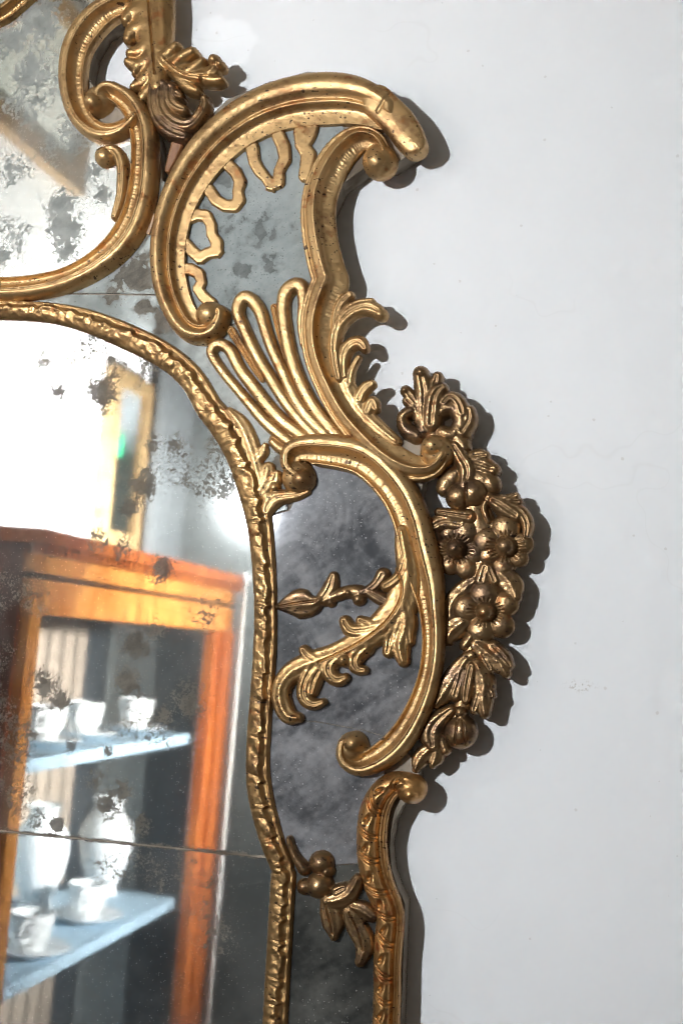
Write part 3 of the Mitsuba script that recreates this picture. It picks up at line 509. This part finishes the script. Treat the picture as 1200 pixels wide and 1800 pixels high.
carve('acanthus_leaf', [S([(256, -40, 43), (262, 20, 39), (268, 70, 31), (273, 115, 22), (274, 148, 15)], 19, dome), S([(280, -30, 13), (286, 50, 10), (284, 110, 10)], 17, dome),
      S([(276, 82, 18), (300, 108, 20), (330, 126, 19), (360, 128, 15), (376, 116, 11), (380, 104, 8)], 18, leafy), S([(286, 104, 10), (320, 130, 10), (350, 138, 9)], 23, dome), S([(286, 100, 13), (300, 88, 13), (309, 80, 10)], 23, dome), S([(306, 112, 13), (322, 98, 13), (337, 90, 11)], 24, dome), S([(330, 124, 12), (346, 113, 12), (355, 106, 9)], 22, dome),
      S([(310, 124, 14), (330, 148, 13), (344, 156, 9)], 17, dome), S([(352, 132, 12), (374, 138, 11), (388, 138, 7)], 19, dome), K(375, 104, 12, 25), K(386, 112, 9, 22), S([(250, 12, 18), (228, 18, 15), (219, 30, 11)], 17, dome), S([(252, 40, 18), (232, 48, 15), (223, 64, 11)], 17, dome), S([(258, 72, 16), (240, 86, 14), (226, 90, 9)], 17, dome),
      S([(262, 95, 15), (240, 110, 14), (223, 105, 9)], 17, dome), S([(240, 112, 11), (235, 125, 7)], 17, dome), S([(264, 118, 16), (248, 136, 14), (232, 149, 8)], 15, dome), CUT([(262, 0, 2.5), (268, 70, 2.5), (273, 130, 2)], 5), CUT([(292, 104, 2), (330, 132, 2), (366, 132, 2)], 4), S([(262, 145, 10), (246, 166, 10)], 12)],
      'gold_worn', h0=36, ref=52, back=26, seed=35, closed=True, k=4)
carve('acanthus_leaf', [S([(272, 140, 10), (268, 180, 10), (276, 207, 11), (298, 228, 12), (322, 238, 10)], 18, lobe), S([(285, 150, 13), (287, 192, 13), (308, 214, 13), (331, 218, 11), (350, 201, 9), (359, 182, 9), (359, 174, 7)], 20, lobe), S([(300, 155, 12), (303, 180, 11), (322, 192, 8)], 20, lobe), S([(312, 166, 9), (318, 170, 5)], 22, lobe)],
      'gold_brown', h0=34, ref=48, back=26, seed=36, ws=1.25, closed=True)
carve('wood_block', [S([(312, 248, 11), (304, 272, 9), (294, 298, 5)], 8, band)], 'old_wood', h0=28, ref=34, back=10, seed=37, closed=True)
slab('bracket', [(244, 371), (268, 365), (272, 382), (262, 412), (240, 402), (236, 388)], 34, 29.3, 'bracket_wood', 'small pale wooden bracket with a screw hole', holes=[[(259 + 5 * math.cos(a), 385 + 5.5 * math.sin(a)) for a in np.linspace(0, 2 * math.pi, 14)[:-1]]])

# garland
def gar(name, items, seed, h0=38, mat='gold_brown', back=29, **kw):
    h0 -= 17; back -= 22
    carve('garland__' + name, items, mat, h0=h0, ref=h0 + 12, back=back, seed=seed, closed=True, cell=1.05, amp=.7, ws=1.34, k=2.4, **kw)
gar('leaf_cluster', [S([(750, 750, 16), (746, 706, 15), (744, 678, 14), (738, 656, 11)], 20, lobe), K(740, 655, 11, 24), S([(756, 700, 12), (764, 676, 11), (768, 662, 8)], 18, lobe), S([(740, 735, 12), (724, 700, 9), (712, 686, 8)], 18, lobe), K(712, 686, 8, 21), S([(730, 715, 9), (716, 704, 8)], 18, lobe),
      S([(722, 722, 9), (708, 732, 9), (712, 752, 11), (732, 766, 12)], 20, dome), S([(758, 745, 14), (761, 712, 15), (770, 688, 12), (778, 682, 8)], 24, lobe), S([(776, 722, 10), (790, 716, 11), (804, 724, 12), (808, 746, 12), (796, 762, 11), (776, 760, 11)], 20, dome), S([(780, 708, 9), (792, 698, 9), (806, 708, 11), (812, 726, 10)], 22, lobe),
      S([(812, 758, 12), (824, 736, 11), (824, 722, 9)], 20, lobe), S([(760, 765, 14), (790, 770, 14), (815, 762, 11)], 16, dome)], 40)
gar('leaf', [S([(800, 768, 12), (812, 780, 12), (816, 786, 9)], 18), S([(798, 786, 10), (812, 808, 13), (821, 832, 14), (817, 846, 10)], 22, lobe), S([(830, 812, 14), (848, 818, 14), (866, 825, 10)], 18, lobe), S([(826, 806, 11), (846, 800, 10), (852, 800, 7)], 18, lobe), K(866, 828, 9, 18), S([(800, 832, 12), (786, 844, 14), (780, 856, 12)], 14, dome), S([(832, 836, 14), (850, 842, 16), (862, 850, 14)], 18, dome), S([(796, 780, 10), (806, 820, 8), (806, 850, 8)], 10)], 41)
gar('bud', [K(806, 872, 21, 24), K(831, 864, 22, 25), K(818, 852, 16, 20), CUT([(820, 850, 3), (818, 892, 3)], 5)], 42, h0=41)
gar('leaf', [S([(858, 876, 9), (880, 880, 9), (906, 870, 5)], 16, lobe), S([(866, 880, 9), (890, 895, 14), (906, 906, 11)], 20, lobe), S([(880, 878, 8), (910, 882, 7)], 17, lobe), S([(894, 888, 8), (916, 902, 10), (926, 922, 9), (924, 942, 6)], 19, lobe), S([(858, 872, 9), (850, 890, 6), (858, 916, 5)], 14)], 43, h0=37)
gar('stem', [S([(808, 800, 12), (814, 850, 16), (836, 910, 22), (846, 960, 26), (852, 1020, 22), (846, 1090, 24), (830, 1150, 14), (822, 1200, 14), (806, 1250, 10), (790, 1290, 9)], 10), S([(800, 940, 16), (830, 985, 18), (880, 990, 18), (890, 930, 18)], 9), S([(834, 892, 14), (838, 918, 16), (846, 936, 14)], 12), S([(820, 900, 12), (850, 920, 10), (870, 925, 9)], 10)], 44, h0=36)
gar('leaf', [S([(824, 908, 12), (796, 904, 9), (771, 900, 7)], 18, lobe), S([(808, 920, 13), (774, 918, 13), (757, 928, 10)], 16, lobe), S([(760, 930, 9), (764, 950, 9)], 12)], 45, h0=37)
def flower(cx, cy, r, petals, seed, h0=40):
    t = 'garland__flower'
    while f'{M}__{t}' in labels: t = f'garland__flower_{int(t[-3:]) + 1:03d}' if t[-1].isdigit() else 'garland__flower_001'
    its = [K(cx, cy, r * 1.5, 6)]
    for (x, y, pr) in petals:
        a = math.atan2(y - cy, x - cx); its += [K(x, y, pr * 1.28, pr * .62, sq=.98, ang=a)]
        for o in (-.28, 0, .28): its.append(CUT([(cx + math.cos(a + o) * r * .9, cy + math.sin(a + o) * r * .9, 2.0), (cx + math.cos(a + o) * r * 2.0, cy + math.sin(a + o) * r * 1.6, 1.2)], 2.4))
    its += [K(cx, cy, r, r * 1.15, base=13)]
    tag(f'{M}__{t}')
    h0 -= 17; carve(t, its, 'gold_brown', h0=h0, ref=h0 + 16, back=9, seed=seed, closed=True, cell=1.0, amp=.5, k=.8)
flower(800, 964, 16, [(816, 932, 20), (788, 934, 14), (774, 964, 14), (789, 990, 15), (818, 996, 17), (834, 970, 17)], 46)
flower(888, 960, 17, [(888, 927, 21), (855, 950, 20), (858, 974, 16), (916, 954, 16), (911, 979, 13), (882, 994, 15)], 47, h0=42)
flower(852, 1076, 16, [(850, 1043, 21), (818, 1068, 20), (843, 1107, 20), (880, 1099, 18), (888, 1060, 18)], 48, h0=41)
gar('leaf', [S([(880, 1008, 12), (898, 1028, 16), (906, 1050, 8)], 15, leafy), S([(852, 998, 10), (846, 1020, 12)], 16, lobe), S([(860, 1000, 8), (868, 1020, 9)], 16, lobe)], 49, h0=36)
gar('leaf', [S([(834, 1020, 10), (806, 1044, 13), (790, 1070, 13), (790, 1084, 12)], 12, leafy)], 50, h0=34)
gar('leaf', [S([(812, 1094, 12), (794, 1108, 16), (786, 1122, 10)], 15, leafy), S([(828, 1118, 9), (816, 1134, 8)], 14)], 51, h0=36)
gar('leaf', [S([(840, 1134, 12), (862, 1152, 17), (880, 1168, 15), (889, 1184, 7)], 17, leafy), S([(848, 1150, 9), (861, 1176, 7)], 16, lobe), S([(866, 1136, 9), (884, 1154, 10), (896, 1170, 6)], 16, lobe)], 52, h0=36)
gar('leaf', [K(828, 1152, 10, 16), S([(820, 1158, 10), (798, 1190, 15), (777, 1222, 13), (766, 1238, 7)], 17, leafy), S([(828, 1172, 8), (821, 1206, 10), (818, 1230, 7)], 20, lobe), S([(812, 1180, 9), (800, 1222, 10)], 18, lobe), S([(838, 1168, 9), (850, 1202, 15), (849, 1228, 14), (851, 1254, 8)], 18, leafy), S([(854, 1200, 9), (863, 1222, 7)], 16, lobe), S([(842, 1220, 9), (833, 1248, 7)], 16, lobe)], 53, h0=38)
gar('bud', [K(808, 1288, 25, 26), K(808, 1252, 10, 18), K(810, 1264, 10, 16), CUT([(804, 1268, 2.2), (800, 1308, 2)], 4), CUT([(814, 1268, 2.2), (818, 1308, 2)], 4)], 54, h0=38)
gar('leaf', [S([(792, 1248, 8), (770, 1266, 14), (757, 1290, 18), (760, 1310, 11)], 20, lobe), S([(776, 1300, 9), (782, 1320, 7)], 14)], 55, h0=37)
gar('leaf', [S([(758, 1316, 9), (738, 1334, 12), (730, 1352, 6)], 16, leafy), S([(766, 1318, 9), (764, 1332, 11), (759, 1346, 5)], 15, leafy)], 56, h0=36)
labels = {k: v for k, v in labels.items() if v}
